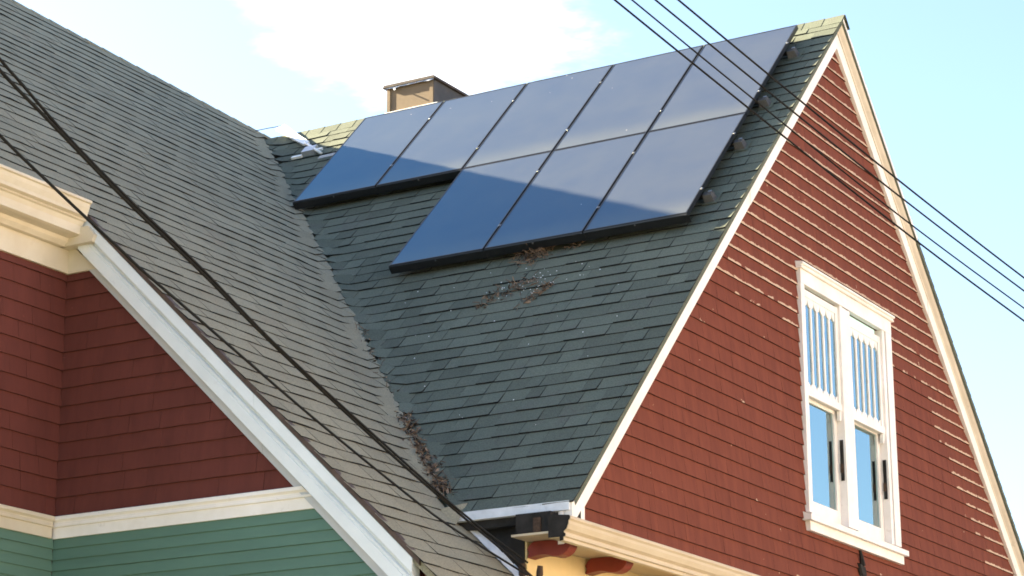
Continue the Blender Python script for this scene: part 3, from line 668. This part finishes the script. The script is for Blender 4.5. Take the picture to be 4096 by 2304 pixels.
# ------------------------------------------------------------------ conduit by the left end of the array
CO = empty('electrical_conduit', (-6.0, -.4, -.35+Z0), 'white conduit with junction box running over the ridge left of the panels', 'conduit')
b = MB(); ps = [Vector((-6.76, .12, .17)), Vector((-6.62, .0, .085)), Vector((-6.3, -.19, -.135)), Vector((-6.04, -.37, -.30))]
rg = []
for i, p in enumerate(ps):
    w_ = .058-.008*i; d = Vector((.62, -.47, -.47)).normalized(); sd = nA.cross(d).normalized()
    rg.append([p+sd*w_-nA*.012, p+sd*w_+nA*.012, p-sd*w_+nA*.012, p-sd*w_-nA*.012])
b.loft(rg).build('cover_strip', 'conduit', CO)
MB().tube([(-6.06, -.365, -.285), (-5.85, -.50, -.43), (-5.67, -.62, -.55)], .017, 8).build('pipe', 'conduit', CO, smooth=True)
def onA(x, dn, h): return Vector((x, 0, 0))+vA*dn+nA*h
def boxA(x0, x1, d0_, d1_, h0, h1):
    b = MB(); v_ = [onA(x, d, h) for h in (h0, h1) for d in (d0_, d1_) for x in (x0, x1)]
    return b.add(v_, [(0, 2, 3, 1), (4, 5, 7, 6), (0, 1, 5, 4), (2, 6, 7, 3), (0, 4, 6, 2), (1, 3, 7, 5)])
boxA(-5.98, -5.83, .60, .72, .012, .075).build('junction_box', 'metal', CO)
boxA(-6.12, -5.99, .70, .735, .014, .04).build('bracket', 'conduit', CO)
boxA(-5.84, -5.74, .66, .69, .03, .055).build('bracket', 'conduit', CO)
for q in (.0, .035):
    MB().tube([onA(-5.66, .895+q, .05), onA(-5.48, .90+q, .055), onA(-5.30, .90+q, .06)], .008, 6).build('pipe', 'metal', CO)
MB().tube([(-7.06, .07, .172), (-6.90, .07, .171), (-6.70, .07, .162)], .005, 5).build('lead', 'wire', CO)

# ------------------------------------------------------------------ overhead wires
def smooth_path(P, n_=8):
    P = [Vector(p) for p in P]; out = []
    for i in range(len(P)-1):
        p0, p1, p2, p3 = P[max(i-1, 0)], P[i], P[i+1], P[min(i+2, len(P)-1)]
        for k in range(n_):
            t_ = k/n_; out.append(.5*((2*p1)+(p2-p0)*t_+(2*p0-5*p1+4*p2-p3)*t_*t_+(3*p1-p0-3*p2+p3)*t_**3))
    return out+[P[-1]]
def wire(name, pts, r, label, cat, group, over=0):
    P = smooth_path(pts); d0_ = (P[0]-P[1]); d1_ = (P[-1]-P[-2])
    if over: P = [P[0]+d0_.normalized()*over]+P+[P[-1]+d1_.normalized()*over]
    o = MB().tube(P, r, 6).build(name, 'wire', smooth=True); return tag(o, label, cat, group)
W = [[[2.85, -10.374, -3.826], [3.004, -9.696, -4.024], [3.384, -8.052, -4.474], [3.726, -6.606, -4.839], [4.131, -4.922, -5.23]],
     [[2.746, -10.439, -3.814], [2.907, -9.761, -4.027], [3.347, -7.967, -4.535], [3.702, -6.549, -4.902], [4.122, -4.907, -5.292]],
     [[2.642, -10.505, -3.802], [2.808, -9.831, -4.03], [3.308, -7.881, -4.619], [3.676, -6.489, -4.991], [4.107, -4.882, -5.392]],
     [[2.567, -10.549, -3.801], [2.737, -9.884, -4.034], [3.283, -7.825, -4.671], [3.657, -6.447, -5.057], [4.095, -4.863, -5.469]]]
WL = ['topmost of the four thin black wires crossing the gable', 'second from top of the four black wires crossing the gable',
      'third from top of the four black wires crossing the gable', 'lowest of the four black wires crossing the gable']
for p, lb, r in zip(W, WL, (.0055, .0052, .0046, .0056)): wire('overhead_wire', p, r, lb, 'wire', 'wires crossing the red gable', over=6)
A1 = [[1.381, -13.313, -4.854], [1.242, -12.707, -5.008], [1.201, -12.528, -5.049], [1.101, -12.09, -5.151], [0.97, -11.497, -5.257], [0.804, -10.74, -5.37], [0.583, -9.746, -5.546], [0.229, -8.121, -5.769], [-0.058, -6.798, -5.933], [-0.328, -5.529, -6.042]]
A2 = [[1.372, -13.298, -4.913], [1.233, -12.694, -5.053], [1.139, -12.273, -5.13], [0.968, -11.515, -5.268], [0.794, -10.726, -5.386], [0.571, -9.729, -5.554], [0.21, -8.093, -5.785], [-0.081, -6.759, -5.948], [-0.349, -5.528, -6.084]]
B1 = [[1.332, -13.233, -5.181], [1.195, -12.63, -5.322], [1.063, -12.036, -5.425], [0.952, -11.53, -5.507], [0.895, -11.274, -5.549], [0.782, -10.753, -5.617], [0.677, -10.271, -5.682], [0.464, -9.291, -5.81], [0.202, -8.077, -5.95], [-0.017, -7.053, -6.047], [-0.341, -5.509, -6.127]]
wire('service_cable', A1, .0075, 'upper thick black cable of the twisted pair across the long slope', 'cable', 'cables across the grey-brown slope')
wire('service_cable', A2, .0085, 'lower thick black cable of the twisted pair across the long slope', 'cable', 'cables across the grey-brown slope')
wire('service_cable', B1, .0075, 'single black cable running close above the white rake board', 'cable', 'cables across the grey-brown slope')
# ------------------------------------------------------------------ bracket that takes the cables
SB = empty('service_bracket', (-.44, -5.40, -6.15+Z0), 'small rusty iron cable bracket on the wall corner under the eaves', 'bracket')
MB().tube([(-.46, -5.40, -6.05), (-.40, -5.42, -6.09), (-.33, -5.45, -6.14), (-.29, -5.44, -6.22)], .012, 6).build('arm', 'rust', SB)
MB().tube([(-.27, -5.45, -6.06), (-.275, -5.45, -6.11), (-.29, -5.44, -6.24)], [.020, .026, .018], 8).build('insulator', 'rust', SB)
MB().tube([(-.45, -5.40, -6.13), (-.36, -5.43, -6.17), (-.28, -5.43, -6.20)], .008, 6).build('arm', 'rust', SB)
MB().tube([(-.38, -5.43, -6.17), (-.37, -5.44, -6.24)], .022, 8).build('insulator', 'rust', SB)
MB().box(-.47, -.432, -5.41, -5.375, -6.22, -6.02).build('back_plate', 'rust', SB)
# dark holder below the window
FB = empty('wall_bracket', (-.1, .08, -5.3+Z0), 'small dark iron bracket on the red shingles below the window sill', 'bracket')
MB().tube([(-.085, .055, -5.17), (-.08, .075, -5.25), (-.082, .09, -5.31)], [.012, .02, .03], 6).build('stem', 'dark', FB)
MB().loft([[(-.098, y_, z_) for y_, z_ in ((.0, -5.29), (.14, -5.31), (.17, -5.40), (.05, -5.41))], [(-.07, y_, z_) for y_, z_ in ((.01, -5.30), (.13, -5.32), (.155, -5.39), (.06, -5.40))]]).build('plate', 'dark', FB)

# ------------------------------------------------------------------ leaf litter and nest twigs
def litter(name, label, pts, nl, ntw, spread, size, up_, seed):
    rnd = random.Random(seed); b = MB()
    for _ in range(nl):
        k = rnd.random()*(len(pts)-1); i = int(k); f = k-i
        c = Vector(pts[i]).lerp(Vector(pts[min(i+1, len(pts)-1)]), f)+Vector((rnd.gauss(0, spread), rnd.gauss(0, spread), 0))
        base = smax(zA(c.y), zB(c.x), .16); c.z = base+.012+abs(rnd.gauss(0, up_))
        d = Vector((rnd.uniform(-1, 1), rnd.uniform(-1, 1), rnd.uniform(-.6, .9))).normalized(); e_ = d.cross(Vector((rnd.uniform(-1, 1), rnd.uniform(-1, 1), rnd.uniform(-1, 1)))).normalized()
        nn = d.cross(e_); s = size*rnd.uniform(.5, 1.4); tn = rnd.random()**2
        b.add([c-d*s, c+e_*s*.42+nn*s*.2, c+d*s*.9+nn*s*.35, c-e_*s*.42+nn*s*.25], [(0, 1, 2), (0, 2, 3)], 0, [(.5, 0, tn, 1)]*4)
    for _ in range(ntw):
        k = rnd.random()*(len(pts)-1); i = int(k); f = k-i
        c = Vector(pts[i]).lerp(Vector(pts[min(i+1, len(pts)-1)]), f)+Vector((rnd.gauss(0, spread), rnd.gauss(0, spread), 0))
        c.z = smax(zA(c.y), zB(c.x), .16)+.014+abs(rnd.gauss(0, up_))
        d = Vector((rnd.uniform(-1, 1), rnd.uniform(-1, .6), rnd.uniform(-.9, .5))).normalized()*size*rnd.uniform(1.5, 4.5)
        m_ = c+d*.5+Vector((rnd.uniform(-1, 1), rnd.uniform(-1, 1), rnd.uniform(-.3, .6)))*size*.4
        k0 = len(b.v); b.tube([c, m_, c+d], .0022+.002*rnd.random(), 3, 1); tn = rnd.random()
        b.a[k0:] = [(.5, 0, tn, 1)]*(len(b.v)-k0)
    o = b.build(name, ['leaf', 'twig']); tag(o, label, 'leaf litter', kind='stuff'); return o
val = [(-2.30, -4.30, 0), (-2.05, -4.52, 0), (-1.86, -4.70, 0), (-1.66, -4.88, 0), (-1.45, -5.07, 0), (-1.25, -5.24, 0), (-1.16, -5.32, 0)]
litter('leaf_litter', 'dead leaves and twigs heaped along the lower valley between the two roofs', val[1:], 380, 170, .036, .022, .022, 1)
litter('leaf_litter', 'few dead leaves caught higher in the valley between the two roofs', [(-3.3, -3.35, 0), (-2.8, -3.8, 0), (-2.3, -4.3, 0)], 45, 18, .03, .018, .012, 2)
litter('nest_twigs', 'twigs of a nest spilling from under the lower row of panels', [(-1.98, -2.72, 0), (-1.85, -2.79, 0), (-1.72, -2.74, 0)], 70, 150, .05, .026, .03, 3)
litter('nest_twigs', 'pale scatter of fallen nest twigs on the slope below the panels', [(-2.05, -3.28, 0), (-1.86, -3.17, 0), (-1.68, -3.10, 0)], 60, 70, .05, .022, .012, 4)
litter('nest_twigs', 'small dark twig clump on the slope right of the pale scatter', [(-1.62, -3.36, 0), (-1.5, -3.24, 0), (-1.46, -3.18, 0)], 22, 45, .03, .024, .012, 5)
litter('nest_twigs', 'tiny twig tuft under the middle of the lower panel edge', [(-1.5, -2.74, 0), (-1.40, -2.70, 0)], 14, 22, .022, .022, .012, 6)
# pale droppings and specks on the slope
rnd = random.Random(11)
for lb, L_ in (('pale bird droppings speckling the slope below the panels', [(rnd.gauss(-1.72, .16), rnd.gauss(-3.12, .10)) for _ in range(46)]+[(rnd.uniform(-3, -.5), rnd.uniform(-5.2, -2.9)) for _ in range(40)]),):
    b = MB()
    for x, y in L_:
        if zB(x) > zA(y)-.1: continue
        s = rnd.uniform(.003, .009); c = onA(x, -y/cA, .017)
        b.add([c+uA*s+vA*s*.3, c+vA*s*1.2, c-uA*s*.8, c-vA*s*.7, c+nA*.004], [(0, 1, 4), (1, 2, 4), (2, 3, 4), (3, 0, 4)])
    o = b.build('bird_droppings', 'conduit'); tag(o, lb, 'droppings', kind='stuff')

# ------------------------------------------------------------------ houses across the side street, behind the viewer's right shoulder
for y0_, lb, hgt in ((-17.5, 'cream clapboard house across the side street, nearest the viewer', 8.2), (-6.0, 'cream clapboard house across the side street, facing the red gable', 9.0), (5.5, 'cream clapboard house across the side street, farthest from the viewer', 8.4)):
    e = empty('house', (20, y0_+5, 0), lb, 'house', 'houses across the side street')
    MB().box(15.5, 25, y0_, y0_+10, 0, hgt).build('wall', 'opp', e, zoff=0)
    MB().loft([[(15.0, y, hgt-.1), (20.2, y, hgt+4.2), (25.4, y, hgt-.1), (20.2, y, hgt+4.0)] for y in (y0_-.3, y0_+10.3)]).build('roof', 'oproof', e, zoff=0)
    MB().loft([[(15.6, y, hgt-.02), (20.2, y, hgt+3.95), (24.9, y, hgt-.02)] for y in (y0_+.01, y0_+9.99)]).build('gable', 'opp', e, zoff=0)
    for k in range(3):
        for zz in (1.2, 4.6):
            yy = y0_+1.6+k*2.7; q = MB().box(15.44, 15.52, yy, yy+1.2, zz, zz+1.9).build('window', 'white', e, zoff=0)
            MB().box(15.42, 15.45, yy+.12, yy+1.08, zz+.12, zz+1.78).build('pane', 'inside', q, zoff=0)
